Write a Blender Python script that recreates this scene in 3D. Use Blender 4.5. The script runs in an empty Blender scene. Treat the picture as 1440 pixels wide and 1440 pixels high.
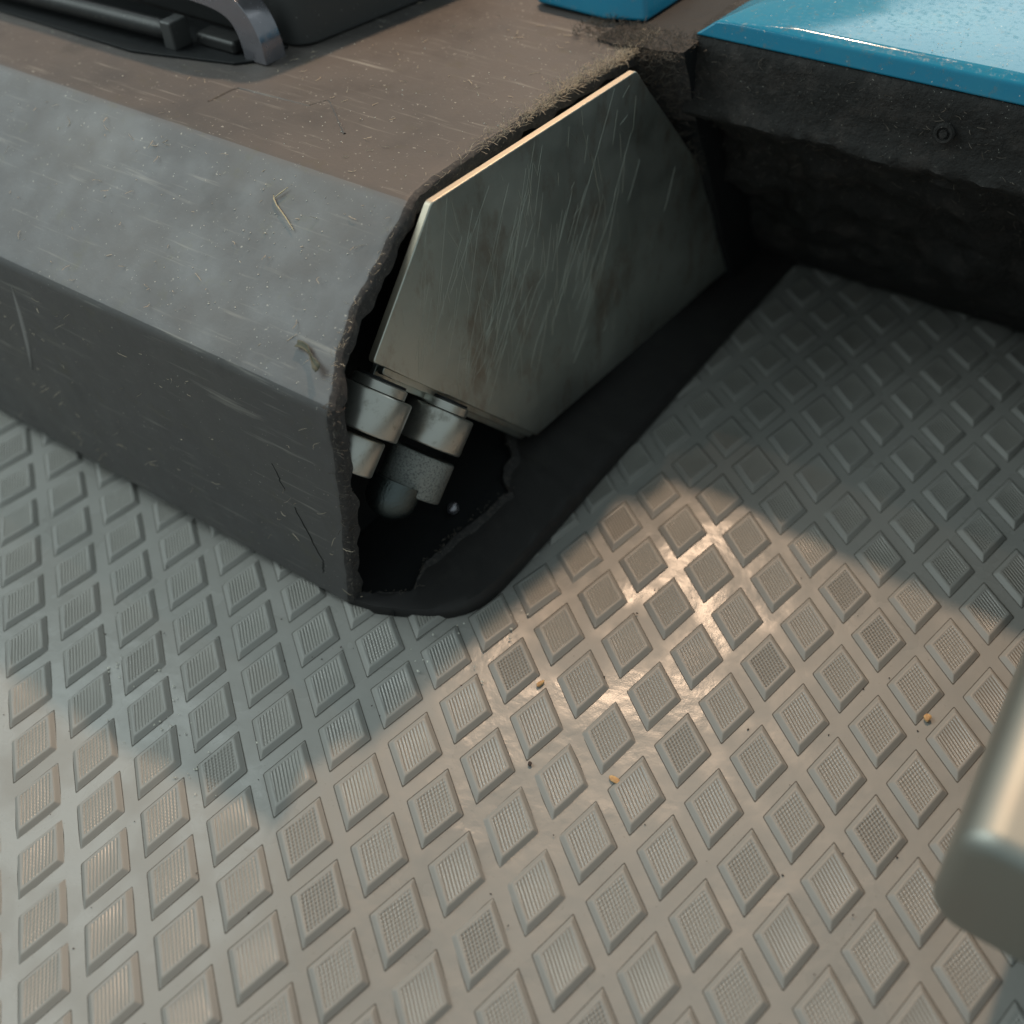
import bpy, bmesh, math, random
from mathutils import Vector, Matrix, noise
random.seed(7)
scene = bpy.context.scene
col = scene.collection
MM = 0.001
PI = math.pi

# ------------------------------------------------------------------ frame of the machine (mm)
O0 = Vector((-79.379, 37.664, 0.0))
EX = Vector((0.926463, -0.376385, 0.0))
EY = Vector((0.376385, 0.926463, 0.0))
ROTZ = math.atan2(EX.y, EX.x)
def W(x, y, z):                       # machine mm -> world mm
    return O0 + EX * x + EY * y + Vector((0, 0, z))

# ------------------------------------------------------------------ camera
cam_d = bpy.data.cameras.new('camera')
cam = bpy.data.objects.new('camera', cam_d)
col.objects.link(cam)
scene.camera = cam
right = Vector((0.97174061, 0.2293413, -0.05588154))
down = Vector((0.12606265, -0.70435278, -0.69856665))
fwd = Vector((-0.19957051, 0.67178101, -0.71335958))
rot = Matrix((right, -down, -fwd)).transposed().to_4x4()
cam.matrix_world = Matrix.Translation(Vector((-8.4792, -87.5082, 168.2571)) * MM) @ rot
cam_d.sensor_width = 36.0
cam_d.lens = 36.0 * 1562.95 / 1440.0
cam_d.clip_start = 0.005
cam_d.clip_end = 50.0
cam_d.dof.use_dof = True
cam_d.dof.focus_distance = 0.196
cam_d.dof.aperture_fstop = 13.0

# ------------------------------------------------------------------ world and lights
world = bpy.data.worlds.new('World'); scene.world = world; world.use_nodes = True
bg = world.node_tree.nodes['Background']
bg.inputs['Color'].default_value = (0.77, 0.93, 0.95, 1)
bg.inputs['Strength'].default_value = 0.38

def area_light(name, d, dist, size, energy, color, target=(30, 10, 20), size_y=None):
    ld = bpy.data.lights.new(name, 'AREA')
    ld.energy = energy; ld.color = color; ld.size = size
    if size_y: ld.shape = 'RECTANGLE'; ld.size_y = size_y
    lo = bpy.data.objects.new(name, ld); col.objects.link(lo)
    t = W(*target) * MM
    v = (EX * d[0] + EY * d[1] + Vector((0, 0, d[2]))).normalized()
    lo.location = t + v * dist
    lo.rotation_euler = (-v).to_track_quat('-Z', 'Y').to_euler()
    return lo
area_light('work_lamp', (-0.289, 0.715, 1.0), 0.525, 0.017, 1.6, (1.0, 0.69, 0.46))
area_light('second_ceiling_lamp', (-0.30, 0.36, 1.0), 2.0, 0.028, 1.2, (1.0, 0.60, 0.32))
area_light('window_light', (-0.85, -0.25, 1.0), 0.5, 0.30, 1.25, (0.87, 1.0, 0.985), (-5, -15, 10))
area_light('far_window', (-0.02, 1.0, 0.42), 1.8, 1.4, 4.2, (0.92, 1.0, 0.98), (60, 115, 80), 0.5)

scene.view_settings.view_transform = 'Standard'
scene.view_settings.look = 'None'
scene.view_settings.exposure = 0.0
scene.view_settings.gamma = 1.0
scene.render.engine = 'CYCLES'

# ------------------------------------------------------------------ helpers
def tag(o, label=None, cat=None, group=None, kind=None):
    if label: o['label'] = label
    if cat: o['category'] = cat
    if group: o['group'] = group
    if kind: o['kind'] = kind
    return o

def obj(name, verts, faces, mats, parent=None, smooth=False, bevel=0, segs=2, mi=None, angle=35):
    """verts in mm"""
    me = bpy.data.meshes.new(name)
    me.from_pydata([(v[0] * MM, v[1] * MM, v[2] * MM) for v in verts], [], faces)
    if not isinstance(mats, (list, tuple)): mats = [mats]
    for m in mats: me.materials.append(m)
    if mi: me.polygons.foreach_set('material_index', mi)
    me.update()
    bm = bmesh.new(); bm.from_mesh(me)
    if not name in ('lint', 'scratch', 'dust'): bmesh.ops.recalc_face_normals(bm, faces=bm.faces)
    bm.to_mesh(me); bm.free()
    if smooth:
        me.polygons.foreach_set('use_smooth', [True] * len(me.polygons))
        me.set_sharp_from_angle(angle=math.radians(angle))
    o = bpy.data.objects.new(name, me)
    col.objects.link(o)
    if parent: o.parent = parent
    if bevel:
        b = o.modifiers.new('bevel', 'BEVEL'); b.width = bevel * MM; b.segments = segs
        b.limit_method = 'ANGLE'; b.angle_limit = math.radians(25)
        me.polygons.foreach_set('use_smooth', [True] * len(me.polygons))
        b.harden_normals = True
        me.set_sharp_from_angle(angle=math.radians(60))
    return o

def empty(name, loc_mm, rz=0.0, parent=None):
    o = bpy.data.objects.new(name, None); col.objects.link(o)
    o.empty_display_size = 0.02
    o.location = Vector(loc_mm) * MM; o.rotation_euler = (0, 0, rz)
    if parent: o.parent = parent
    return o

def prism(poly, lo, hi):
    """poly: list of 3D fns; extrude polygon points lo[i] -> hi[i]"""
    n = len(lo)
    return list(lo) + list(hi), [tuple(range(n))[::-1], tuple(range(n, 2 * n))] + \
        [(i, (i + 1) % n, n + (i + 1) % n, n + i) for i in range(n)]

def box(x0, x1, y0, y1, z0, z1):
    lo = [(x0, y0, z0), (x1, y0, z0), (x1, y1, z0), (x0, y1, z0)]
    hi = [(p[0], p[1], z1) for p in lo]
    return prism(None, lo, hi)

def lathe(c, ax, prof, n=40):
    """prof: list of (t along axis, radius)"""
    ax = Vector(ax).normalized(); c = Vector(c)
    u = ax.orthogonal().normalized(); w = ax.cross(u)
    vs = []; fs = []
    for t, r in prof:
        for k in range(n):
            a = 2 * PI * k / n
            vs.append(c + ax * t + (u * math.cos(a) + w * math.sin(a)) * r)
    m = len(prof)
    for i in range(m - 1):
        for k in range(n):
            fs.append((i * n + k, i * n + (k + 1) % n, (i + 1) * n + (k + 1) % n, (i + 1) * n + k))
    fs.append(tuple(range(n))[::-1]); fs.append(tuple((m - 1) * n + k for k in range(n)))
    return vs, fs

def tube(pts, r, n=3, vs=None, fs=None, taper=True):
    if vs is None: vs = []; fs = []
    base = len(vs); m = len(pts)
    for i, p in enumerate(pts):
        p = Vector(p)
        t = (Vector(pts[min(i + 1, m - 1)]) - Vector(pts[max(i - 1, 0)]))
        if t.length < 1e-6: t = Vector((0, 0, 1))
        t.normalize(); u = t.orthogonal().normalized(); w = t.cross(u)
        rr = r * (0.45 if taper and i in (0, m - 1) else 1)
        for k in range(n):
            a = 2 * PI * k / n
            vs.append(p + (u * math.cos(a) + w * math.sin(a)) * rr)
    for i in range(m - 1):
        for k in range(n):
            fs.append((base + i * n + k, base + i * n + (k + 1) % n, base + (i + 1) * n + (k + 1) % n, base + (i + 1) * n + k))
    return vs, fs

def nz(p, s, seed=0):
    return noise.noise(Vector(p) * s + Vector((seed * 7.3, seed * 3.1, seed * 1.7)))

# ------------------------------------------------------------------ materials
class Mat:
    def __init__(s, name, color, rough=0.5, metal=0.0, spec=0.5):
        s.m = bpy.data.materials.new(name); s.m.use_nodes = True
        s.nt = s.m.node_tree; s.b = s.nt.nodes['Principled BSDF']
        s.b.inputs['Base Color'].default_value = (*color, 1)
        s.b.inputs['Roughness'].default_value = rough
        s.b.inputs['Metallic'].default_value = metal
        s.b.inputs['Specular IOR Level'].default_value = spec
        s.color = color; s.tc = s.nt.nodes.new('ShaderNodeTexCoord'); s.bump = None; s.colsock = None
    def map(s, scale=(1, 1, 1), rotz=(0, 0, 0), coord='Object'):
        mp = s.nt.nodes.new('ShaderNodeMapping')
        mp.inputs['Scale'].default_value = [k * 1000 for k in scale]
        mp.inputs['Rotation'].default_value = rotz
        s.nt.links.new(s.tc.outputs[coord], mp.inputs[0]); return mp.outputs[0]
    def noise(s, scale, detail=3, rough=0.55, sc=(1, 1, 1), rotz=(0, 0, 0), dist=0):
        n = s.nt.nodes.new('ShaderNodeTexNoise'); n.inputs['Scale'].default_value = scale
        n.inputs['Detail'].default_value = detail; n.inputs['Roughness'].default_value = rough
        n.inputs['Distortion'].default_value = dist
        s.nt.links.new(s.map(sc, rotz), n.inputs['Vector']); return n.outputs['Fac']
    def ramp(s, sock, a, b, va=0.0, vb=1.0):
        r = s.nt.nodes.new('ShaderNodeMapRange'); r.inputs['From Min'].default_value = a
        r.inputs['From Max'].default_value = b; r.inputs['To Min'].default_value = va; r.inputs['To Max'].default_value = vb
        s.nt.links.new(sock, r.inputs['Value']); return r.outputs[0]
    def math(s, op, a, b=None):
        n = s.nt.nodes.new('ShaderNodeMath'); n.operation = op
        for i, v in enumerate((a, b)):
            if v is None: continue
            if isinstance(v, (int, float)): n.inputs[i].default_value = v
            else: s.nt.links.new(v, n.inputs[i])
        return n.outputs[0]
    def mix(s, fac, c2):
        n = s.nt.nodes.new('ShaderNodeMix'); n.data_type = 'RGBA'
        s.nt.links.new(fac, n.inputs[0])
        if s.colsock: s.nt.links.new(s.colsock, n.inputs[6])
        else: n.inputs[6].default_value = (*s.color, 1)
        n.inputs[7].default_value = (*c2, 1)
        s.colsock = n.outputs[2]; s.nt.links.new(s.colsock, s.b.inputs['Base Color']); return s
    def rough(s, sock): s.nt.links.new(sock, s.b.inputs['Roughness']); return s
    def metal(s, sock): s.nt.links.new(sock, s.b.inputs['Metallic']); return s
    def addbump(s, sock, strength, dist_mm):
        b = s.nt.nodes.new('ShaderNodeBump'); b.inputs['Strength'].default_value = strength
        b.inputs['Distance'].default_value = dist_mm * MM
        s.nt.links.new(sock, b.inputs['Height'])
        if s.bump: s.nt.links.new(s.bump, b.inputs['Normal'])
        s.bump = b.outputs[0]; s.nt.links.new(s.bump, s.b.inputs['Normal']); return s

# mat rubber (sheet)
MATC = (0.285, 0.278, 0.262)
M = Mat('mat_rubber', MATC, 0.38, 0, 0.32)
M.mix(M.ramp(M.noise(0.035, 4), .35, .7, 0, .45), (0.29, 0.28, 0.26))
M.mix(M.ramp(M.noise(1.6, 3), .66, .74, 0, .5), (0.20, 0.19, 0.17))
M.rough(M.ramp(M.noise(0.05, 4, .55, (1, 1, 1), (0, 0, .3)), .45, .60, .25, .48))
M.addbump(M.noise(0.045, 2, .5), 1.0, .9)
M.addbump(M.noise(2.6, 3, .6), .35, .05)
M.addbump(M.noise(0.25, 2, .5), .5, .25)
mat_rubber = M.m
# pad rim and ribbed pad top
M = Mat('pad_rubber', MATC, 0.5, 0, 0.4)
M.mix(M.ramp(M.noise(0.5, 4), .4, .7, 0, .35), (0.27, 0.26, 0.235))
M.addbump(M.noise(3.0, 3, .6), .3, .05)
pad_rubber = M.m
foot_shade_m = Mat('pad_foot_shade', (.105, .098, .088), .8, 0, .2).m  # contact shade around each pad foot, put into the colour
M = Mat('ribbed_pad_rubber', (0.30, 0.29, 0.268), 0.30, 0, 0.5)
HALF = 0.5730110414
ang = -PI / 2 + HALF
def wave(M, scale, rz, dist=0.6):
    w = M.nt.nodes.new('ShaderNodeTexWave'); w.bands_direction = 'X'; w.wave_profile = 'SIN'
    w.inputs['Scale'].default_value = scale; w.inputs['Distortion'].default_value = dist
    w.inputs['Detail'].default_value = 1.0; w.inputs['Detail Scale'].default_value = 0.7
    M.nt.links.new(M.map((1, 1, 1), (0, 0, rz)), w.inputs['Vector']); return w.outputs['Fac']
r1 = wave(M, 0.52, -(ang + PI / 2) + 0.05, 0.5)
r2 = wave(M, 0.50, -(ang + PI / 2) + 1.25, 0.8)
oi = M.nt.nodes.new('ShaderNodeObjectInfo')
amt = M.ramp(oi.outputs['Random'], 0.2, 1.0, 0.0, 0.7)
hsum = M.math('ADD', r1, M.math('MULTIPLY', r2, amt))
M.addbump(M.noise(2.0, 3), .3, .08)
M.addbump(hsum, .6, .25)
M.mix(M.ramp(hsum, .5, .05, 0, .28), (0.17, 0.155, 0.135))
M.mix(M.math('MULTIPLY', M.ramp(oi.outputs['Random'], .88, .93, 0, .5), M.ramp(hsum, 1.0, .3, 0, 1)), (.07, .062, .055))
ribbed = M.m

def dusty(name, base, dust, rough=.5, speck=(.45, .43, .38), amount=.6, spec=.4, warm=None):
    M = Mat(name, base, rough, 0, spec)
    M.mix(M.ramp(M.noise(0.03, 5, .6), .38, .68, 0, amount), dust)
    if warm: M.mix(M.ramp(M.noise(0.022, 3, .5, (1, 1, 1), (0, 0, 1)), .42, .62, 0, .75), warm)
    M.mix(M.ramp(M.noise(0.35, 5, .7), .56, .78, 0, .35), dust)
    M.mix(M.ramp(M.noise(1.5, 2, .5), .70, .76, 0, .8), speck)
    M.mix(M.ramp(M.noise(0.06, 4, .6, (1, 1, 1), (0, 0, 2)), .60, .72, 0, .35), tuple(k * .55 for k in base))
    M.mix(M.ramp(M.noise(0.16, 6, .75, (1, 1, 1), (1, 0, 0)), .57, .70, 0, .4), (base[0] * 1.15, base[1] * 1.12, base[2] * .72))
    M.mix(M.ramp(M.noise(0.5, 4, .6, (.05, .8, .8), (0, .3, 1.1)), .64, .74, 0, .35), speck)
    # faint directional scuffs
    M.mix(M.ramp(M.noise(0.9, 3, .6, (.06, 1.2, 1), (0, 0, .5)), .62, .8, 0, .3), speck)
    M.rough(M.ramp(M.noise(0.12, 4), .3, .7, rough - .08, rough + .14))
    M.addbump(M.noise(1.1, 4, .65), .35, .12)
    M.addbump(M.noise(0.12, 3, .5), .3, .5)
    return M
housing_m = dusty('housing_plastic', (.112, .114, .119), (.16, .157, .152), .50, warm=None).m
top_m = dusty('dusty_housing_top', (.070, .064, .062), (.115, .102, .094), .55, warm=(.098, .083, .076)).m
wall_m = dusty('housing_front', (.086, .083, .083), (.11, .103, .093), .55, amount=.4).m
torn = Mat('torn_rubber', (.050, .047, .047), .8, 0, .3)
torn.mix(torn.ramp(torn.noise(.8, 4, .7), .5, .7, 0, .7), (.11, .10, .09))
torn.mix(torn.ramp(torn.noise(2.2, 3, .7), .62, .72, 0, .8), (.28, .26, .22))
torn.addbump(torn.noise(.5, 4, .6), .6, .5); torn_m = torn.m
blk = Mat('black_plastic', (.022, .022, .022), .45, 0, .4)
blk.mix(blk.ramp(blk.noise(.4, 4, .6), .55, .75, 0, .35), (.07, .065, .06))
blk.mix(blk.ramp(blk.noise(1.4, 2), .70, .76, 0, .6), (.3, .3, .27))
blk.addbump(blk.noise(.7, 4), .3, .2); black_m = blk.m
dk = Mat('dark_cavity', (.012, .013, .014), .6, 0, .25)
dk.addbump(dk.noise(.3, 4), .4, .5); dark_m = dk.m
gl = Mat('gloss_black', (.30, .29, .32), .2, .8, .7)
gl.rough(gl.ramp(gl.noise(.5, 4), .3, .8, .10, .34)); gloss_m = gl.m
sl = Mat('slab_plastic', (.055, .056, .056), .42, 0, .4)
sl.mix(sl.ramp(sl.noise(1.2, 3), .68, .76, 0, .5), (.3, .3, .28))
sl.addbump(sl.noise(1.4, 3), .25, .1); slab_m = sl.m

# crusted dirt on the skirt and in the recess
sk = Mat('crusted_dirt', (.022, .021, .020), .75, 0, .3)
sk.mix(sk.ramp(sk.noise(.12, 5, .7), .50, .68, 0, .55), (.07, .060, .055))
sk.mix(sk.ramp(sk.noise(.9, 4, .7), .60, .75, 0, .6), (.10, .092, .08))
sk.mix(sk.ramp(sk.noise(1.8, 2, .6), .70, .75, 0, .8), (.30, .29, .26))
sk.addbump(sk.noise(.35, 5, .7), .8, 1.2); crust_m = sk.m

so = Mat('sole_plastic', (.026, .024, .024), .55, 0, .3)
so.mix(so.ramp(so.noise(.2, 4, .6), .5, .75, 0, .4), (.045, .042, .038))
so.addbump(so.noise(.8, 3), .2, .1); sole_m = so.m
# steel plate
st = Mat('brushed_steel', (.74, .77, .72), .36, 1.0, .5)
st.mix(st.ramp(st.noise(.05, 5, .6), .40, .66, 0, .55), (.50, .54, .50))
st.mix(st.ramp(st.noise(.11, 6, .72, (1, 1, .5)), .50, .68, 0, .7), (.40, .31, .24))
st.mix(st.ramp(st.noise(1.3, 4, .7), .62, .8, 0, .35), (.62, .62, .56))
st.rough(st.ramp(st.noise(.06, 5, .65), .3, .75, .36, .52))
st.addbump(st.noise(1.2, 3, .6, (1, 1, .07), (.62, 0, 0)), .22, .05)
st.addbump(st.noise(.05, 2, .5), .25, .6)
steel_m = st.m
se = Mat('steel_edge', (.46, .41, .33), .5, 1.0); se.addbump(se.noise(1.5, 3), .25, .06); steel_edge = se.m
sc = Mat('steel_scratch', (.50, .52, .47), .5, 1.0); scratch_m = sc.m
ro = Mat('roller_steel', (.56, .55, .51), .3, .9)
ro.mix(ro.ramp(ro.noise(.3, 6, .75), .52, .70, 0, .75), (.28, .26, .22))
ro.rough(ro.ramp(ro.noise(.3, 4, .6), .35, .75, .28, .42))
ro.addbump(ro.noise(2.4, 3), .10, .02); roller_m = ro.m
kn = Mat('pitted_steel', (.46, .48, .46), .36, 1.0)
kn.mix(kn.ramp(kn.noise(2.6, 3, .7), .50, .60, 0, .7), (.16, .17, .17))
kn.addbump(kn.noise(3.2, 3, .7), 1.0, .4); knurl_m = kn.m
do = Mat('greasy_dome', (.12, .14, .14), .22, .9); do.addbump(do.noise(2.2, 3, .7), .6, .3); dome_m = do.m

# teal
te = Mat('teal_paint', (.010, .205, .34), .22, 0, .5)
te.mix(te.ramp(te.noise(.05, 5, .6), .45, .75, 0, .35), (.05, .30, .38))
te.mix(te.ramp(te.noise(.5, 6, .8), .56, .70, 0, .65), (.16, .18, .16))
te.mix(te.ramp(te.noise(1.6, 2), .71, .76, 0, .8), (.55, .55, .48))
te.rough(te.ramp(te.noise(.9, 5, .75), .5, .75, .11, .40))
te.addbump(te.noise(.6, 4, .6), .05, .05); teal_m = te.m
ms = Mat('satin_metal', (.36, .37, .34), .55, 1.0)
ms.mix(ms.ramp(ms.noise(.06, 4), .4, .7, 0, .5), (.36, .34, .31)); bar_m = ms.m
li = Mat('lint_fibre', (.50, .42, .32), .8, 0, .2); lint_m = li.m
ld_ = Mat('dark_lint', (.11, .095, .08), .85, 0, .2); lintd_m = ld_.m
ws = Mat('pale_speck', (.72, .70, .62), .4, 0, .5); speck_m = ws.m
og = Mat('orange_crumb', (.48, .27, .12), .6, 0, .4)
og.mix(og.ramp(og.noise(1.0, 3), .45, .65, 0, .6), (.75, .55, .25)); orange_m = og.m
stw = Mat('straw', (.48, .42, .28), .6, 0, .3); straw_m = stw.m
lf = Mat('dry_leaf', (.11, .105, .075), .7, 0, .3); leaf_m = lf.m
flo = Mat('floor_grey', (.2, .2, .2), .7); floor_m = flo.m

# ------------------------------------------------------------------ mat height field (mm, world)
CENT = [(x, y) for x in range(-190, 71, 40) for y in range(-60, 101, 40)]
WGT = [0.31, 1.57, 0.05, -1.01, 2.57, -2.48, -2.04, 0.93, -2.65, 0.52, -2.16, -5.52, 0.06, -0.21, -0.23, 5.69, 5.77, 3.11, 0.69, -0.04, -3.66, -5.07, -2.44, -0.35, 0.04, -1.73, 1.28, 1.46, 1.67, 1.22, 1.76, 2.04, -3.04, -0.73, 1.12]
def hz(x, y):
    s = 0.0
    for (cx, cy), w in zip(CENT, WGT):
        d = (x - cx) ** 2 + (y - cy) ** 2
        if d < 22000: s += w * math.exp(-d / (2 * 38.0 * 38.0))
    mx = (x + 79.379) * .926463 - (y - 37.664) * .376385; my = (x + 79.379) * .376385 + (y - 37.664) * .926463
    if my > 5:
        t = min(1, max(0, (46 - mx) / 26)) * min(1, (my - 5) / 30); t = t * t * (3 - 2 * t)
        s = s * (1 - t) - .3 * t
    t = min(1, max(0, (mx - 42) / 30)); s *= 1 - .6 * t * t * (3 - 2 * t)
    return s
def hnormal(x, y):
    e = 1.0
    return Vector((-(hz(x + e, y) - hz(x - e, y)) / (2 * e), -(hz(x, y + e) - hz(x, y - e)) / (2 * e), 1)).normalized()

# ------------------------------------------------------------------ ground and mat
v, f = box(-700, 700, -600, 800, -60, -14)
tag(obj('ground', v, f, floor_m), kind='structure')

mat = empty('rubber_mat', (0, 60, -12))
tag(mat, 'grey rubber mat moulded with raised diamond pads, lying under the dusty black and teal machine', 'rubber mat')
X0, X1, Y0, Y1, ST = -420, 340, -200, 480, 5
nx = (X1 - X0) // ST + 1; ny = (Y1 - Y0) // ST + 1
vs = []; fs = []
for j in range(ny):
    for i in range(nx):
        x = X0 + i * ST; y = Y0 + j * ST
        vs.append((x, y - 60, hz(x, y) + 12))
for j in range(ny - 1):
    for i in range(nx - 1):
        a = j * nx + i; fs.append((a, a + 1, a + nx + 1, a + nx))
k0 = len(vs)
bverts = [i for i in range(nx)] + [j * nx + nx - 1 for j in range(1, ny)] + [(ny - 1) * nx + i for i in range(nx - 2, -1, -1)] + [j * nx for j in range(ny - 2, 0, -1)]
for b in bverts: vs.append((vs[b][0], vs[b][1], -2.0))
nb = len(bverts)
for q in range(nb): fs.append((bverts[q], bverts[(q + 1) % nb], k0 + (q + 1) % nb, k0 + q))
obj('sheet', vs, fs, mat_rubber, mat, smooth=True)

PIT = 12.0; S = 0.36546
av = Vector((math.cos(-PI / 2 + HALF), math.sin(-PI / 2 + HALF), 0)) * PIT
bv = Vector((math.cos(-PI / 2 - HALF), math.sin(-PI / 2 - HALF), 0)) * PIT
sinr = math.sin(2 * HALF)
def rh(inset, z):     # rhombus corners, inset in mm from the base edge
    s = S + .010 - inset / (PIT * sinr)
    return [av * (s * i) + bv * (s * j) + Vector((0, 0, z)) for i, j in ((-1, -1), (1, -1), (1, 1), (-1, 1))]
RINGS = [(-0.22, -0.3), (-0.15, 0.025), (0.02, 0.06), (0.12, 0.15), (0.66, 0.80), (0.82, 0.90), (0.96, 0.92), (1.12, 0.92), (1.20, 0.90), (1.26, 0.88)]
def pad_geo():
    vs = []; fs = []; mi = []
    # rounded corners: each rhombus corner is cut into three points
    for ins, z in RINGS:
        c = rh(ins, z); n = len(c)
        for i in range(4):
            p = c[i]; a = (c[(i - 1) % 4] - p).normalized(); b = (c[(i + 1) % 4] - p).normalized()
            r = 0.32
            vs += [p + a * r, p + (a + b) * r * 0.22, p + b * r]
    for k in range(len(RINGS) - 1):
        for i in range(12):
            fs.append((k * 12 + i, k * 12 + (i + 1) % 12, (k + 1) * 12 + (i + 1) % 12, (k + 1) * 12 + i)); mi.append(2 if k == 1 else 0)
    fs.append(tuple((len(RINGS) - 1) * 12 + i for i in range(12))); mi.append(1)
    return vs, fs, mi
PV, PF, PMI = pad_geo()
def cam_px(p):
    d = p - Vector((-8.4792, -87.5082, 168.2571))
    z = d.dot(fwd)
    if z < 10: return None
    return 720 + 1562.95 * d.dot(right) / z, 720 + 1562.95 * d.dot(down) / z, z
cands = []
for i in range(-60, 61):
    for j in range(-60, 61):
        c = av * i + bv * j
        if not (X0 + 12 < c.x < X1 - 12 and Y0 + 12 < c.y < Y1 - 12): continue
        m = c - O0; mx = m.dot(EX); my = m.dot(EY)
        under = (mx < 12 and my > 10) or my > 168
        q = cam_px(c)
        vis = q and -60 < q[0] < 1500 and -60 < q[1] < 1500 and not under and not (mx < -8 and my > 6)
        cands.append((0 if vis else 1, q[2] if q else 1e9, c))
cands.sort(key=lambda t: (t[0], t[1]))
first = None; rest_v = []; rest_f = []; rest_m = []; npad = 0
for vis, d, c in cands:
    n = hnormal(c.x, c.y)
    q = Vector((0, 0, 1)).rotation_difference(n).to_matrix()
    z = hz(c.x, c.y)
    if not vis and npad < 300:
        if first is None:
            first = obj('pad', PV, PF, [pad_rubber, ribbed, foot_shade_m], mat, smooth=True, mi=PMI, angle=50); o = first
        else:
            o = first.copy(); col.objects.link(o); o.parent = mat
        mw = Matrix.Translation(Vector((c.x, c.y - 60, z + 12)) * MM) @ (q @ Matrix.Rotation(random.uniform(-.012, .012), 3, 'Z')).to_4x4()
        o.matrix_local = mw; npad += 1
    else:
        if abs(c.x) > 300 or c.y > 420: continue
        b = len(rest_v)
        for p in PV:
            w = q @ p; rest_v.append((c.x + w.x, c.y + w.y - 60, z + w.z + 12))
        rest_f += [tuple(k + b for k in ff) for ff in PF]; rest_m += PMI
tag(obj('distant_pads', rest_v, rest_f, [pad_rubber, pad_rubber, foot_shade_m], mat, smooth=True, mi=rest_m, angle=50), kind='stuff')

# ------------------------------------------------------------------ the machine
tool = empty('power_tool', O0, ROTZ)
tag(tool, 'dusty black and teal power machine with a torn corner showing a scratched steel plate', 'power machine')

# housing shell: profile in (y,z), extruded along x
def arc(c, r, a0, a1, n):
    return [(c[0] + r * math.cos(a0 + (a1 - a0) * k / n), c[1] + r * math.sin(a0 + (a1 - a0) * k / n)) for k in range(n + 1)]
def resample(pts, step):
    out = [pts[0]]
    for a, b in zip(pts, pts[1:]):
        L = math.hypot(b[0] - a[0], b[1] - a[1]); n = max(1, int(L / step))
        for k in range(1, n + 1): out.append((a[0] + (b[0] - a[0]) * k / n, a[1] + (b[1] - a[1]) * k / n))
    return out
def rnd(pts, r, n=5):
    out = [pts[0]]
    for i in range(1, len(pts) - 1):
        p = Vector(pts[i]); a = (Vector(pts[i - 1]) - p).normalized(); b = (Vector(pts[i + 1]) - p).normalized()
        A = p + a * r; B = p + b * r
        for k in range(n + 1):
            t = k / n; out.append(tuple(A * (1 - t) ** 2 + p * 2 * t * (1 - t) + B * t * t))
    out.append(pts[-1]); return out
outer = resample(rnd([(0, 3.4), (0, 55), (31, 75), (118, 75)], 1.3), 1.0)
TH = 3.8
def offset(pts, d):
    out = []
    for i, p in enumerate(pts):
        a = Vector(pts[max(i - 1, 0)]); b = Vector(pts[min(i + 1, len(pts) - 1)])
        t = (b - a).normalized(); out.append((p[0] + t.y * d, p[1] - t.x * d))
    return out
inner = [(o[0] + (p[0] - o[0]) * k, o[1] + (p[1] - o[1]) * k) for o, p, k in zip(outer, offset(outer, TH), [.85 + .55 * noise.noise(Vector((i * .17, 3, 0))) + .12 * noise.noise(Vector((i * .45, 7, 0))) for i in range(len(outer))])]
def edge_x(y, z):
    if y < 1.5 and z < 56: pts = [(4, 0), (12, 1.2), (23.5, 2.9), (35.5, 5), (44, 5.3), (52.3, 6.2), (56, 6.3)]; t = z
    elif z < 74.6: pts = [(0, 6.2), (2.3, 5.6), (7.8, 2.8), (13.9, 1.3), (20.5, 1.0), (27, .8), (31, .9)]; t = y
    else: pts = [(30, .8), (36.5, -.4), (46, -.6), (60, .2), (78, .7), (92, 2.6), (118, 4.5)]; t = y
    for a, b in zip(pts, pts[1:]):
        if t <= b[0]:
            return a[1] + (b[1] - a[1]) * max(0, (t - a[0])) / (b[0] - a[0])
    return pts[-1][1]
fixed = [-300, -200, -150, -120, -100, -85, -70, -60, -50, -42, -34, -28, -22, -17, -13]
rel = [-9, -7, -5.5, -4.2, -3.2, -2.4, -1.7, -1.1, -.6, -.25, 0]
n = len(outer)
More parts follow.
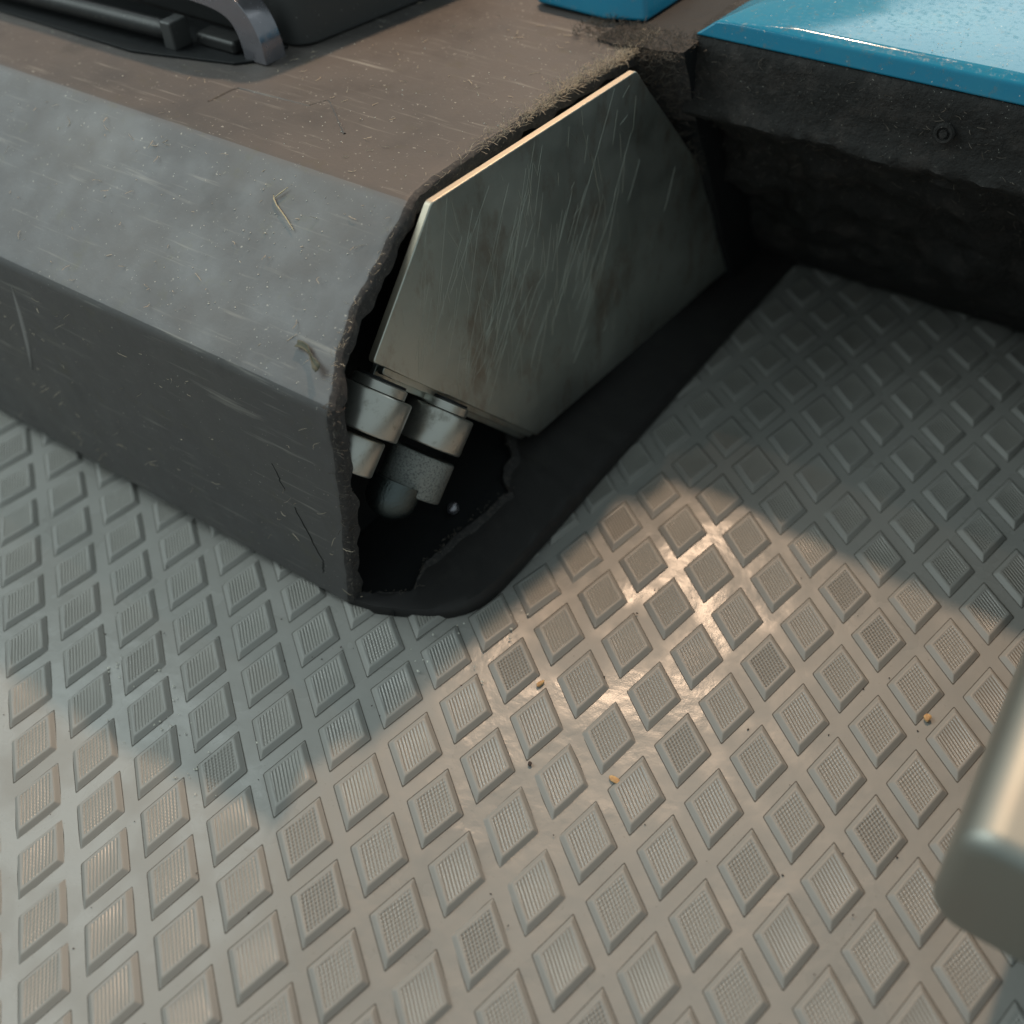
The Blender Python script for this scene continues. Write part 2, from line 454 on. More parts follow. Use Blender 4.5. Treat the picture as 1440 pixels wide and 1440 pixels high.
def shell_part(i0, i1, name, mats, inner_too=True):
    vs = []; fs = []; mi = []
    P = outer[i0:i1]; Q = inner[i0:i1]; m = len(P)
    st = [('f', x) for x in fixed] + [('r', x) for x in rel]
    for kind, x in st:
        for (y, z) in P:
            if kind == 'f':
                d = 0.18 * nz((x, y, z), .05, 3); X = x
            else:
                ex = edge_x(y, z) + .55 * nz((y, z, 0), .25, 1) + .22 * nz((y, z, 0), 1.1, 2)
                X = ex + x
                w = max(0, 1 + x / 5.0); d = w * (0.25 * nz((X, y, z), .4, 4) + .10 * nz((X, y, z), 1.2, 5)) - 0.6 * max(0, 1 + x / 1.2) ** 2
            # outward normal approx
            if z < 55.2 and y < 1: N = (-1, 0)
            elif y < 30.5: N = (-.542, .84)
            else: N = (0, 1)
            vs.append((X, y + N[0] * d, z + N[1] * d))
    K = len(st)
    for a in range(K - 1):
        for b in range(m - 1):
            fs.append((a * m + b, a * m + b + 1, (a + 1) * m + b + 1, (a + 1) * m + b)); mi.append(1 if a >= K - 4 else 0)
    # torn end face + inner skin
    base = len(vs)
    for q, t in enumerate((.33, .66, 1.0, 1.0)):
        for b, ((y, z), (yi, zi)) in enumerate(zip(P, Q)):
            ex = vs[(K - 1) * m + b][0] + (.3 * nz((y, z, t * 5), .7, 6) - (.3 if t == 1 else 0))
            if q == 3: ex = -300
            yy = y + (yi - y) * t; zz = z + (zi - z) * t
            j = .2 * nz((y, z, t * 9), 1.0, 8) if q < 3 else 0
            vs.append((ex, yy + j, zz + j))
    prev = (K - 1) * m
    for q in range(4):
        cur = base + q * m
        for b in range(m - 1):
            fs.append((prev + b, prev + b + 1, cur + b + 1, cur + b)); mi.append(1 if q < 3 else 2)
        prev = cur
    return obj(name, vs, fs, mats, tool, smooth=True, mi=mi, angle=50)
i_mid = min(range(n), key=lambda i: abs(outer[i][0] - 0.5) + abs(outer[i][1] - 55.3))
i_top = min(range(n), key=lambda i: abs(outer[i][0] - 31) + abs(outer[i][1] - 75))
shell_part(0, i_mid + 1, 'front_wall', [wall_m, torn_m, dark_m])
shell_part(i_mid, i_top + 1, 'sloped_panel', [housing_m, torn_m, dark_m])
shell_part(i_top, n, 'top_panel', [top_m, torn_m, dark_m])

# dark block added inside the body to stop light passing
pc = [(6, 4), (6, 50), (33, 70), (112, 70), (112, 4)]
v, f = prism(None, [(-300, y, z) for y, z in pc], [(-11, y, z) for y, z in pc]); obj('inner_light_block', v, f, dark_m, tool)
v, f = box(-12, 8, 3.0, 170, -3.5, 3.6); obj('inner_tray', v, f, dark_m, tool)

# steel end plate (vertical, slightly turned): x = 5 + .072*(y-50)
def px_(y): return 5 + .072 * (y - 50)
plate_yz = [(90.2, 75.1), (95.2, 68.9), (117.6, 42.0), (133.4, 17.6), (134.3, 7.9), (55.7, 7.8), (14.7, 53.8), (32.6, 75.1)]
def plate(poly, dx0, dx1, name, mats, bev, mi_edge=True):
    poly = [tuple(p) for p in poly]
    # small rounded corners
    out = []
    m = len(poly)
    for i in range(m):
        p = Vector(poly[i]); a = (Vector(poly[i - 1]) - p).normalized(); b = (Vector(poly[(i + 1) % m]) - p).normalized()
        for k in range(5):
            t = k / 4; r = .7
            out.append(tuple((p + a * r) * (1 - t) ** 2 + p * 2 * t * (1 - t) + (p + b * r) * t * t))
    lo = [(px_(y) + dx0, y, z) for y, z in out]; hi = [(px_(y) + dx1, y, z) for y, z in out]
    v, f = prism(None, lo, hi)
    return obj(name, v, f, mats, tool, bevel=bev, mi=[0, 0] + [1] * len(out), segs=3)
plate(plate_yz, -1.5, 0, 'end_plate', [steel_m, steel_edge], .28)
bk = [(y, z) for y, z in plate_yz]
bk[4] = (133, 9.4); bk[5] = (55.4, 6.6); bk[6] = (17.6, 48.6); bk[7] = (38, 69); bk[0] = (86, 69); bk[1] = (91, 64)
plate(bk, -3.1, -1.8, 'backing_plate', [steel_m, steel_m], .15)
bk2 = list(bk); bk2[5] = (55.0, 5.4); bk2[6] = (17.0, 47.6)
plate(bk2, -4.6, -3.6, 'backing_plate', [steel_m, steel_m], .15)

# scratches: hairline ridges on the plate face, in two sheaves
random.seed(11)
vs = []; fs = []
def inside(y, z):
    c = False; m = len(plate_yz)
    for i in range(m):
        y0, z0 = plate_yz[i]; y1, z1 = plate_yz[(i + 1) % m]
        if (z0 > z) != (z1 > z) and y < (y1 - y0) * (z - z0) / (z1 - z0) + y0: c = not c
    return c
def scratch(y, z, a, L, w):
    seg = 6; k = random.uniform(-.002, .002)
    pts = []
    for i in range(seg + 1):
        t = i / seg * L
        pts.append((y + math.cos(a + k * t) * t, z + math.sin(a + k * t) * t))
    if not (inside(*pts[0]) and inside(*pts[-1])): return
    b = len(vs)
    for i, (yy, zz) in enumerate(pts):
        ww = w * math.sin(PI * (i + .35) / (seg + .7)); ny_, nz_ = -math.sin(a) * ww, math.cos(a) * ww
        for s in (-1, 0, 1):
            vs.append((px_(yy + s * ny_) + (.012 if s else .05), yy + s * ny_, zz + s * nz_))
    for i in range(seg):
        for s in (0, 1):
            fs.append((b + i * 3 + s, b + (i + 1) * 3 + s, b + (i + 1) * 3 + s + 1, b + i * 3 + s + 1))
for k in range(95):
    y = random.gauss(46, 17); z = random.gauss(40, 14)
    scratch(y, z, math.radians(random.gauss(62, 9)), random.uniform(3, 24), random.uniform(.012, .030))
for k in range(110):
    scratch(random.uniform(20, 90), random.uniform(25, 72), math.radians(random.gauss(88, 14)), random.uniform(2, 10), random.uniform(.012, .028))
for k in range(50):
    scratch(random.uniform(20, 110), random.uniform(12, 72), math.radians(random.uniform(20, 160)), random.uniform(1, 6), random.uniform(.015, .03))
tag(obj('scratch', vs, fs, scratch_m, tool), kind='stuff')

# rollers below the slanted plate edge
AX = Vector((0, -.746, -.666))
def roller(name, c, L, r, m, groove=False):
    h = L / 2
    prof = [(-h, r - .9), (-h, r - .35), (-h + .12, r - .12), (-h + .35, r), (h - .35, r), (h - .12, r - .12), (h, r - .35), (h, r - .9)]
    v, f = lathe(c, AX, prof, 64)
    return obj(name, v, f, m, tool, smooth=True, angle=50)
RR = [(1.5, 28.1, 29.1), (1.5, 12.6, 44.4), (1.5, 21.2, 22.6), (0.6, 7.6, 38.4), (1.5, 13.9, 22.2)]
R1 = RR[0]; L1 = RR[1]
rR = roller('roller', R1, 7.2, 6.8, roller_m)
rL = roller('roller', L1, 7.2, 6.6, roller_m)
tag(roller('roller', RR[2], 8.2, 6.5, knurl_m), 'pitted greasy steel roller')
roller('roller', RR[3], 6.6, 5.0, roller_m)
for c, rp in ((R1, rR), (L1, rL)):
    c = Vector(c) - AX * 4.0
    v, f = lathe(c, AX, [(-1.6, 4.4), (-1.3, 5.0), (.2, 5.0), (.5, 4.3)], 48); obj('washer', v, f, roller_m, rp, smooth=True)
    v, f = lathe(c + AX * 3.5, AX, [(-5.5, 4.5), (4.2 if c[1] > 25 else 1.0, 4.5)], 32); obj('axle', v, f, dark_m, rp, smooth=True)
prof = [(-3.2, 4.9), (0, 5.0)] + [(4.2 * math.sin(t), 5.0 * math.cos(t)) for t in (.3, .6, .9, 1.2, 1.4)]
v, f = lathe(RR[4], AX, prof, 40); obj('domed_cap', v, f, dome_m, tool, smooth=True)
prof = [(1.4 * math.sin(t), max(.02, 1.4 * math.cos(t))) for t in (-1.5, -1, -.5, 0, .5, 1, 1.3, 1.5)]
v, f = lathe((1.5, 30.4, 4.8), (0, 0, 1), prof, 24); obj('ball_pin', v, f, gloss_m, tool, smooth=True)

# sole plate ledge with rounded corner and broken inner edge
out = [(-1.5, .3), (3.5, 1.2), (8.7, 3.5), (13.6, 6.0), (17.0, 8.6), (19.2, 11.6), (20.5, 15), (21, 20), (21.1, 36), (20.8, 60), (20.5, 100), (20.4, 135), (20.6, 175)]
inn = [(0.6, 2.6), (4.0, 5.2), (6.6, 6.5), (8.4, 8.6), (7.4, 11.2), (6.0, 15.6), (6.9, 25), (8.6, 41), (5.4, 42.6), (3.9, 45), (2.6, 50), (-4, 56), (-4, 175)]
def dense(P, step=1.6, amp=.0, seed=0):
    o_ = []
    for a, b in zip(P, P[1:]):
        L = math.hypot(b[0] - a[0], b[1] - a[1]); k_ = max(1, min(24, int(L / step)))
        for k in range(k_):
            t = k / k_; x = a[0] + (b[0] - a[0]) * t; y = a[1] + (b[1] - a[1]) * t
            o_.append((x + amp * nz((x, y, 0), .8, seed), y + amp * nz((x, y, 5), .8, seed)))
    o_.append(P[-1]); return o_
outd = dense(rnd(out, .8, 3), 2.5); innd = dense(inn, 1.0, .7, 3)
def at_frac(P, N):
    Ls = [0]
    for a, b in zip(P, P[1:]): Ls.append(Ls[-1] + math.hypot(b[0] - a[0], b[1] - a[1]))
    res = []; j = 0
    for k in range(N):
        t = Ls[-1] * k / (N - 1)
        while j < len(Ls) - 2 and Ls[j + 1] < t: j += 1
        u = (t - Ls[j]) / max(1e-6, Ls[j + 1] - Ls[j]); u = min(1, max(0, u))
        res.append((P[j][0] + (P[j + 1][0] - P[j][0]) * u, P[j][1] + (P[j + 1][1] - P[j][1]) * u))
    return res
N = 150
A = at_frac(outd, N); B = at_frac(innd, N)
layers = []
for (ax_, ay_), (bx_, by_) in zip(A, B):
    L = []
    L.append((ax_, ay_, 0.6)); L.append((ax_, ay_, 2.6)); L.append((ax_ - .25 * (ax_ - bx_) / 12, ay_, 3.4))
    for t in (.06, .16, .35, .6, .85, 1.0):
        x = ax_ + (bx_ - ax_) * t; y = ay_ + (by_ - ay_) * t
        zz = 4.0 + 1.2 * t + .25 * nz((x, y, 0), .3, 2) + (.35 * nz((x, y, 0), 1.1, 3) if t > .5 and y < 60 else 0)
        if t == 1.0: zz -= .4
        L.append((x, y, zz))
    L.append((bx_, by_, 1.0))
    layers.append(L)
vs = [p for L in layers for p in L]; K = len(layers[0]); fs = []; mi = []
for i in range(N - 1):
    for k in range(K - 1):
        fs.append((i * K + k, i * K + k + 1, (i + 1) * K + k + 1, (i + 1) * K + k))
        mi.append(1 if (k >= K - 3 and layers[i][K - 2][1] < 58) else 0)
obj('sole_plate', vs, fs, [sole_m, torn_m], tool, smooth=True, mi=mi, angle=40)

# dark wall between plate and teal body
lo = [(-6, 97, 30), (9.5, 103, 30), (11.5, 122, 10), (12, 150, 10), (-6, 150, 10)]
vs = []; fs = []
Zs = [4, 12, 20, 28, 36, 44, 52, 58, 64, 69, 73, 75.5]
Xs = [-6 + k * 1.2 for k in range(16)]
for zi, z in enumerate(Zs):
    for x in Xs:
        yb = 97.5 + max(0, (75 - z)) * .48 + max(0, x) * .25
        d = 1.3 * nz((x, z, 0), .25, 2) + .9 * nz((x, z, 0), .7, 4)
        vs.append((x + .4 * nz((x, z, 3), .6, 5), yb + d, z))
nxw = len(Xs)
for a in range(len(Zs) - 1):
    for b in range(nxw - 1): fs.append((a * nxw + b, a * nxw + b + 1, (a + 1) * nxw + b + 1, (a + 1) * nxw + b))
base = len(vs)
for z in Zs: vs.append((Xs[-1], 150, z)); 
for z in Zs: vs.append((Xs[0], 150, z))
for a in range(len(Zs) - 1):
    fs.append((a * nxw + nxw - 1, (a + 1) * nxw + nxw - 1, base + a + 1, base + a))
t = (len(Zs) - 1)
fs.append(tuple([t * nxw + b for b in range(nxw)] + [base + t, base + len(Zs) + t]))
nrow = (len(Zs) - 1) * (nxw - 1)
mi = [1 if Zs[k // (nxw - 1)] < 58 else 0 for k in range(nrow)] + [1] * (len(fs) - nrow)
obj('rear_bracket', vs, fs, [torn_m, dark_m], tool, smooth=True, mi=mi, angle=60)

# skirt and recess under the teal cover
prof = [(112, 76.5), (107.3, 76.2), (106.6, 75.2), (106.3, 72), (106.2, 66), (105.2, 63.5), (104.6, 62), (105.8, 60.6), (110, 59), (114, 56), (118, 51), (123, 44), (129, 36), (135, 27), (141, 17), (147, 8), (151, 3.2), (156, 1.5), (175, 1.5)]
prof = resample(prof, 1.6)
xs = [10.5 + 1.7 * k for k in range(45)] + [90, 100, 115, 130, 150]
vs = []; fs = []
for x in xs:
    for (y, z) in prof:
        dd = .5 * nz((x, y, z), .35, 1) + .35 * nz((x, y, z), .9, 2)
        if y > 108 and z < 60: dd += 4.2 * nz((x, y, z), .085, 6) + 2.0 * nz((x, y, z), .25, 7)
        if 60 < z < 65 and y < 107: dd += .8 * nz((x, 0, 0), .2, 4)
        dd *= min(1, max(.05, (z - 4) / 22))
        vs.append((x, y - dd, z - dd * .4))
m = len(prof)
for a in range(len(xs) - 1):
    for b in range(m - 1): fs.append((a * m + b, a * m + b + 1, (a + 1) * m + b + 1, (a + 1) * m + b))
b0 = len(vs); vs += [(10.5, 175, 76.5), (150, 175, 76.5)]
fs.append(tuple(list(range(m)) + [b0])); fs.append(tuple([(len(xs) - 1) * m + k for k in range(m)] + [b0 + 1]))
fs.append((0, (len(xs) - 1) * m, b0 + 1, b0))
skirt = obj('skirt', vs, fs, crust_m, tool, smooth=True, angle=60)
# screw on the skirt
prof = [(-1, 1.9), (.2, 1.9), (.5, 1.6), (.5, 1.2), (.1, 1.1), (.1, .8), (.6, .7), (.6, .3)]
v, f = lathe((62.7, 105.6, 69.2), (0, -1, .15), prof, 28); obj('screw', v, f, crust_m, skirt, smooth=True)

# teal cover: vertical band, bevel facet at the left, flat top
V = [(10.9, 107.0, 76.3), (150, 107.0, 76.3), (150, 107.8, 79.6), (15.2, 107.6, 79.6),   # 0-3 band
     (12.5, 126, 76.3), (17.8, 118, 79.4), (26, 127, 80.0), (31, 109.6, 80.5), (150, 109.6, 80.7), (39, 150, 81.5), (150, 165, 83), (24, 165, 76.3), (150, 165, 76.3), (39, 165, 82)]
F = [(0, 1, 2, 3), (0, 3, 5, 4), (3, 2, 8, 7), (3, 7, 6, 5), (7, 8, 10, 13, 9, 6), (4, 5, 6, 9, 13, 11), (0, 4, 11, 12, 1), (11, 13, 10, 12), (1, 12, 10, 8, 2)]
obj('teal_cover', V, F, teal_m, tool, bevel=.5, segs=3)
lo = [(-27, 107.2, 75.6), (-9.5, 106.2, 75.6), (-1, 109, 75.6), (0, 135, 75.6), (-30, 135, 75.6)]
hi = [(-26, 108.4, 81.5), (-10, 107.6, 81.5), (-2.5, 110.5, 80.5), (-2, 135, 83), (-29, 135, 84)]
v, f = prism(None, lo, hi); tag(obj('teal_cover', v, f, teal_m, tool, bevel=.9, segs=3), 'small dirty teal cover piece at the back of the black top')

# upper black housing with rounded corner
pl = [(-190, 70), (-64.5, 66.5)] + [(-61.5 + 6 * math.sin(t), 72.0 - 5.6 * math.cos(t)) for t in (-.2, .2, .6, 1.0, 1.4)] + [(-50, 99), (-46, 118), (-190, 118)]
lo = [(x, y, 75.2) for x, y in pl]; hi = [(x - .4, y + .8, 101) for x, y in pl]
v, f = prism(None, lo, hi); obj('upper_housing', v, f, slab_m, tool, smooth=True, bevel=.6)

# latch: dark recess, rod with clip, arched frame
lo = [(-210, 49, 75.05), (-88, 48.5, 75.05), (-64, 54.5, 75.05), (-60.5, 58, 75.05), (-60, 66, 75.05), (-210, 69, 75.05)]
hi = [(x, y, 75.6) for x, y, z in lo]
v, f = prism(None, lo, hi); obj('latch_recess', v, f, dark_m, tool, bevel=.15)
v, f = lathe((-140, 51.9, 78.8), (1, .04, 0), [(-60, 1.9), (56, 1.9), (58, 1.6), (59.5, 1.2)], 28); rod = obj('latch_rod', v, f, black_m, tool, smooth=True)
v, f = box(-82.2, -78.8, 52.6, 57.4, 75.4, 81.2); obj('rod_clip', v, f, slab_m, rod, bevel=.5)
v, f = box(-77.5, -66.0, 57, 62, 75.4, 78.2); obj('hinge_block', v, f, black_m, tool, bevel=.9)
path_in = [(-63.7, 75.2), (-63.9, 78), (-64.6, 80.9), (-66.2, 82.9), (-69.4, 84.0), (-74.5, 84.5), (-82, 84.8), (-200, 86)]
path_out = [(-57.6, 75.2), (-57.9, 79), (-59.2, 83.2), (-62.0, 86.6), (-66.5, 88.8), (-73, 90.0), (-82, 90.5), (-200, 92)]
def smooth(P, it=2):
    for _ in range(it):
        Q = [P[0]]
        for a, b in zip(P, P[1:]):
            Q += [(a[0] * .75 + b[0] * .25, a[1] * .75 + b[1] * .25), (a[0] * .25 + b[0] * .75, a[1] * .25 + b[1] * .75)]
        Q.append(P[-1]); P = Q
    return P
PI_, PO_ = smooth(path_in), smooth(path_out); m = len(PI_); vs = []; fs = []
for (a, b) in zip(PI_, PO_): vs += [(a[0], 57.3, a[1]), (b[0], 57.3, b[1]), (b[0] - .6, 63.4, b[1] - .5), (a[0], 63.4, a[1])]
for i in range(m - 1):
    for k in range(4): fs.append((i * 4 + k, i * 4 + (k + 1) % 4, (i + 1) * 4 + (k + 1) % 4, (i + 1) * 4 + k))
fs += [(0, 1, 2, 3), tuple((m - 1) * 4 + k for k in range(4))]
obj('latch_arch', vs, fs, gloss_m, tool, bevel=.5, segs=3)

# moulded outline on the top panel
def ridge(name, pts, w, h, m):
    vs = []; fs = []
    for i, p in enumerate(pts):
        a = Vector(pts[max(i - 1, 0)]); b = Vector(pts[min(i + 1, len(pts) - 1)]); t = (b - a).normalized()
        nn = Vector((-t.y, t.x)) * w
        vs += [(p[0] - nn.x, p[1] - nn.y, 75.0), (p[0] - nn.x * .3, p[1] - nn.y * .3, 75.0 + h), (p[0] + nn.x * .3, p[1] + nn.y * .3, 75.0 + h), (p[0] + nn.x, p[1] + nn.y, 75.0)]
    for i in range(len(pts) - 1):
        for k in range(3): fs.append((i * 4 + k, i * 4 + k + 1, (i + 1) * 4 + k + 1, (i + 1) * 4 + k))
    return obj(name, vs, fs, m, tool, smooth=True)
ridge('moulded_edge', [(-57.1, 40.7), (-56.6, 46.6), (-55.8, 47.7), (-38.2, 48.8)], .28, .16, top_m)
ridge('moulded_edge', [(-38.4, 49.0), (-36.8, 52.2), (-35.6, 51.8), (-25.0, 43.7)], .28, .16, top_m)

# ------------------------------------------------------------------ out of focus metal bar at the right
bar = empty('metal_bar', W(120, 60, 0), ROTZ)
tag(bar, 'blurred satin metal bar end at the right edge, standing on the diamond mat', 'metal bar')
def mc_bar(x, y, z): return (x - (y + 13) * .058 - 120, y - 60, z)
# rounded body: stations along y, section in x/z
def bar_body(x0, x1, z0, z1, r, y0, y1, rend, name, m):
    vs = []; fs = []; st = []
    for k in range(7):
        a = PI / 2 * k / 6; st.append((y0 + rend * (1 - math.sin(a)), rend * (1 - math.cos(a))))
    st = [(y0 + rend * (1 - math.cos(PI / 2 * k / 6)), rend * (1 - math.sin(PI / 2 * k / 6))) for k in range(7)] + [(y1, 0)]
    for y, ins in st:
        for cx, cz, a0 in ((x1, z1, 0), (x0, z1, PI / 2), (x0, z0, PI), (x1, z0, 3 * PI / 2)):
            sx = 1 if cx == x1 else -1; sz = 1 if cz == z1 else -1
            rr = max(r - ins, .4)
            for k in range(8):
                a = a0 + PI / 2 * k / 7
                vs.append(mc_bar(cx - sx * (ins + rr) + rr * math.cos(a), y, cz - sz * (ins + rr) + rr * math.sin(a)))
    m_ = 32
    for a in range(len(st) - 1):
        for b in range(m_): fs.append((a * m_ + b, a * m_ + (b + 1) % m_, (a + 1) * m_ + (b + 1) % m_, (a + 1) * m_ + b))
    fs.append(tuple(range(m_))); fs.append(tuple((len(st) - 1) * m_ + b for b in range(m_)))
    return obj(name, vs, fs, m, bar, smooth=True, angle=45)
bar_body(112.8, 165, 27, 49, 5, -12.0, 150, 2.5, 'bar_body', bar_m)
v, f = box(5, 40, 10, 80, -3, 28); obj('foot', v, f, black_m, bar, bevel=1)

# ------------------------------------------------------------------ lint, dust, crumbs
def fibre_cloud(name, label, seeds, m, rr=(.04, .08)):
    vs = []; fs = []
    for (p, L, up) in seeds:
        p = Vector(p); d = Vector((random.gauss(0, 1), random.gauss(0, 1), abs(random.gauss(0, 1)) * up)).normalized()
        pts = [p]; curl = Vector((random.gauss(0, 1), random.gauss(0, 1), random.gauss(0, .5))) * .55
        k_ = 5
        for k in range(k_):
            d = (d + curl * (1.2 / k_) + Vector((random.gauss(0, .25), random.gauss(0, .25), random.gauss(0, .15)))).normalized()
            pts.append(pts[-1] + d * L / k_)
        tube(pts, random.uniform(*rr), 3, vs, fs)
    o = obj(name, vs, fs, m, None)
    o.location = O0 * MM; o.rotation_euler = (0, 0, ROTZ)
    return tag(o, label, 'lint', kind='stuff')
random.seed(21)
seeds = []
def topedge(y): return edge_x(y, 75.0)
for k in range(2800):
    y = 30 + 76 * random.random() ** .62
    dens = .06 + .94 * min(1, max(0, (y - 44) / 34))
    if random.random() > dens: continue
    x = topedge(y) - abs(random.gauss(0, 1.3 + dens * .6)) + .35
    seeds.append(((x, y, 75.0 + random.uniform(-.8, .15)), random.uniform(.5, 2.4), .8))
for k in range(60):
    t = random.random(); y = 1 + 29 * t; z = 55 + 20 * (y / 31)
    seeds.append(((edge_x(y, z) - abs(random.gauss(0, 1.0)), y - .1, z + .1), random.uniform(.5, 1.8), .6))
fibre_cloud('lint', 'pale lint fuzz caught along the black top edge beside the steel plate', seeds, lint_m, (.018, .042))
seeds = []
for k in range(900):
    x = random.uniform(-12, 12); y = random.uniform(97, 108); z = 75.6 + random.uniform(-.3, .3) if x < 3 else 75.5 + random.uniform(-1, .4)
    seeds.append(((x, y, z), random.uniform(.6, 2.6), .7))
for k in range(700):
    z = 75 - 32 * random.random() ** 1.6; x = random.uniform(3, 12); y = 97.0 + (75 - z) * .48 + x * .25 - random.uniform(0, 1.2)
    seeds.append(((x, y, z), random.uniform(.6, 2.4), .2))
fibre_cloud('lint', 'brown dusty fuzz packed between the steel plate and the teal cover', seeds, lintd_m, (.03, .06))
seeds = []
for k in range(170):
    z = random.uniform(4, 56); x = edge_x(0, z) - abs(random.gauss(0, .9)) + .3
    seeds.append(((x, random.uniform(-.2, 1.8), z), random.uniform(.4, 1.7), .3))
for k in range(90):
    i = random.randrange(0, 60); p = layers[i][K - 2 if K - 2 < len(layers[i]) else -2]
    seeds.append(((p[0] + random.gauss(0, .5), p[1] + random.gauss(0, .5), 5.2), random.uniform(.4, 1.6), .4))
fibre_cloud('lint', 'grey shreds along the torn lower corner edge under the rollers', seeds, lintd_m, (.04, .09))
seeds = []
for k in range(300):      # few loose hairs on the front wall and panels
    q = random.random()
    if q < .45: p = (-random.random() ** .8 * 105 + 4, -.12, random.uniform(7, 50))
    elif q < .7:
        y = random.uniform(2, 29); p = (random.uniform(-100, 0), y, 55.2 + 20 * y / 31)
    else: p = (-random.random() ** 1.3 * 70, random.uniform(32, 100), 75.15)
    seeds.append((p, random.uniform(.5, 2.6), .05))
fibre_cloud('lint', 'loose short fibres scattered over the grey front and top panels', seeds, lint_m, (.03, .06))
seeds = []
for k in range(240):
    x = random.uniform(12, 80)
    if random.random() < .4: p = (x, 105.9, random.uniform(62, 75))
    else:
        t = random.random(); p = (x, 105.5 + t * 22, 62 - t * 24)
    seeds.append((p, random.uniform(.5, 3.0), .2))
fibre_cloud('lint', 'dusty threads hanging on the dark crusted skirt below the teal cover', seeds, lintd_m, (.04, .09))

def specks(label, pts, m, size=(.1, .3)):
    vs = []; fs = []
    for p in pts:
        p = Vector(p); s = random.uniform(*size); b = len(vs)
        for d in ((1, 0, 0), (0, 1, 0), (-1, 0, 0), (0, -1, 0), (0, 0, 1)):
            vs.append(p + Vector(d) * s * random.uniform(.5, 1.2))
        fs += [(b, b + 1, b + 4), (b + 1, b + 2, b + 4), (b + 2, b + 3, b + 4), (b + 3, b, b + 4), (b + 3, b + 2, b + 1, b)]
    o = obj('dust', vs, fs, m, None); o.location = O0 * MM; o.rotation_euler = (0, 0, ROTZ)
    return tag(o, label, 'dust', kind='stuff')
pts = []
for k in range(330):
    q = random.random()
    if q < .55:
        y = random.uniform(1, 30); pts.append((-abs(random.gauss(0, 30)) - 2, y, 55.05 + 20 * y / 31))
    elif q < .85: pts.append((-abs(random.gauss(0, 35)) - 1, random.uniform(32, 95), 75.05))
    else: pts.append((random.uniform(13, 70), random.uniform(111, 124), 80.7))
specks('tiny pale dust grains sprinkled over the grey sloped panel, black top and teal cover', pts, speck_m, (.06, .2))
def matz(x, y):
    w = W(x, y, 0); return hz(w.x, w.y)
pts = []
for k in range(70):     # shaving trail on the mat, lower left of the machine
    t = random.random(); x = -33 + 40 * t + random.gauss(0, 3); y = -33 - 10 * t + random.gauss(0, 4)
    pts.append((x, y, matz(x, y) + .3))
for k in range(40):
    x = random.uniform(15, 32); y = random.uniform(-5, 25); pts.append((x, y, matz(x, y) + .5))
specks('tiny bright shavings scattered on the mat in front of the machine', pts, speck_m, (.12, .38))
darkspeck = Mat('dark_crumb', (.05, .035, .03), .8).m
pts = []
for k in range(170):
    x = random.uniform(-60, 115); y = random.uniform(-75, 60)
    if x < 22 and y > -2: continue
    pts.append((x, y, matz(x, y) + .15 + (.3 if random.random() < .3 else 0)))
specks('dark grit specks scattered over the mat', pts, darkspeck, (.08, .26))

def crumb(x, y, r, m, label, name='crumb', cat='crumb', stretch=(1, 1, .6), dz=.9):
    bm = bmesh.new(); bmesh.ops.create_icosphere(bm, subdivisions=2, radius=r * .75 * MM)
    for v in bm.verts:
        k = 1 + .45 * noise.noise(v.co * 1000 / r * 1.1 + Vector((x, y, 0)))
        v.co = Vector((v.co.x * k * stretch[0], v.co.y * k * stretch[1], v.co.z * k * stretch[2]))
    me = bpy.data.meshes.new(name); bm.to_mesh(me); bm.free(); me.materials.append(m)
    o = bpy.data.objects.new(name, me); col.objects.link(o)
    o.location = (W(x, y, matz(x, y) + dz)) * MM; o.rotation_euler = (0, 0, random.uniform(0, 3))
    return tag(o, label, cat)
g_ = 'small crumbs lying on the mat'
crumb(-35, -53.5, .95, orange_m, 'orange crumb near the left edge of the mat', stretch=(1.3, .8, .5), dz=.4)
crumb(100.6, 37.2, .95, orange_m, 'bright orange crumb on the mat beside the blurred metal bar', dz=.6)
crumb(39.9, 6.1, .8, orange_m, 'orange crumb lying in a mat groove right below the machine corner', stretch=(1.5, .7, .5), dz=.4)
crumb(61.4, -2.8, 1.0, orange_m, 'tan flake in the middle of the mat, right of the other crumbs', stretch=(1.6, .8, .4), dz=.4)
crumb(47.7, -8.5, .55, darkspeck, 'dark brown crumb in a mat groove below the machine corner', dz=.4)

# straw stalk on the sloped panel
def sp(x, y, up=.35): return (x, y - .54 * up, 55 + 20 * y / 31 + .84 * up)
vs, fs = tube([sp(-26.0, 25.6), sp(-25.5, 25.0), sp(-24.2, 24.2), sp(-21, 22.9), sp(-18.2, 21.6)], .12, 5)
tube([sp(-25.5, 25.0), sp(-24.6, 26.0, .5), sp(-23.7, 27.2, .5)], .13, 5, vs, fs)
o = obj('straw_stalk', vs, fs, straw_m, None, smooth=True); o.location = O0 * MM; o.rotation_euler = (0, 0, ROTZ)
tag(o, 'forked pale straw stalk lying on the grey sloped panel', 'straw')
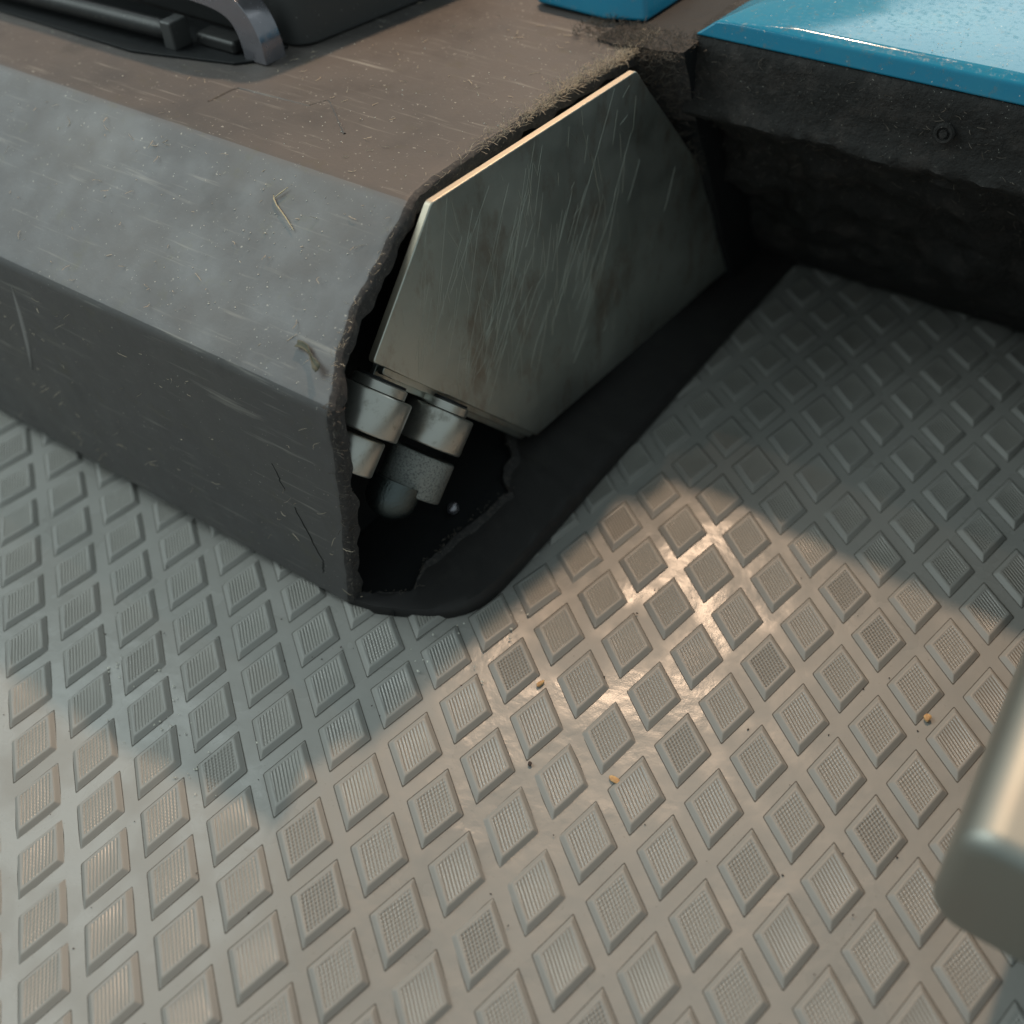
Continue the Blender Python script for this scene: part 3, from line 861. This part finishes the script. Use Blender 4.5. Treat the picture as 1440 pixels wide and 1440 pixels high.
# leaf scrap at the torn corner
vs = []; fs = []
for i in range(7):
    for j in range(4):
        a = i / 6; b = j / 3 - .5
        w = .55 + .5 * nz((a * 4, 0, 0), 1, 9) + .3 * math.sin(9 * a)
        x = -6.0 + 7 * a; y = 6.8 - 1.6 * a + b * w * 1.3
        p = sp(x, y + .5 * math.sin(5 * a), .3 + .9 * a * a + .9 * abs(b)); vs.append(p)
for i in range(6):
    for j in range(3): fs.append((i * 4 + j, i * 4 + j + 1, (i + 1) * 4 + j + 1, (i + 1) * 4 + j))
o = obj('leaf_scrap', vs, fs, leaf_m, None, smooth=True); o.location = O0 * MM; o.rotation_euler = (0, 0, ROTZ)
md = o.modifiers.new('t', 'SOLIDIFY'); md.thickness = .12 * MM
tag(o, 'curled dry leaf scrap stuck at the torn corner above the rollers', 'leaf')

# wear on the front wall: a pale scuff and two cracks near the corner
def strip(name, pts, w, m, up, label=None):
    vs = []; fs = []
    for i, (x, z) in enumerate(pts):
        t = i / (len(pts) - 1); ww = w * (.25 + math.sin(PI * t)) * .8
        vs += [(x - ww, -up * .2, z), (x, -up, z), (x + ww, -up * .2, z)]
    for i in range(len(pts) - 1):
        for k in (0, 1): fs.append((i * 3 + k, i * 3 + k + 1, (i + 1) * 3 + k + 1, (i + 1) * 3 + k))
    o = obj(name, vs, fs, m, tool, smooth=True)
    if label: o['label'] = label
    return o
scuff_m = Mat('pale_scuff', (.21, .205, .20), .55).m
strip('scuff', [(-79.3 - 7.5 * t + .8 * math.sin(3 * t), 49.6 - 24 * t) for t in [k / 8 for k in range(9)]], .75, scuff_m, .16)
crack_m = Mat('dark_crack', (.012, .012, .010), .8).m
random.seed(5)
for x0, z0, x1, z1 in ((-12.6, 35.0, -11.0, 29.0), (-9.6, 25.5, -5.4, 13.0), (-5.4, 13.0, -6.2, 9.0)):
    strip('crack', [(x0 + (x1 - x0) * k / 9 + random.uniform(-.25, .25), z0 + (z1 - z0) * k / 9) for k in range(10)], .22, crack_m, .14)
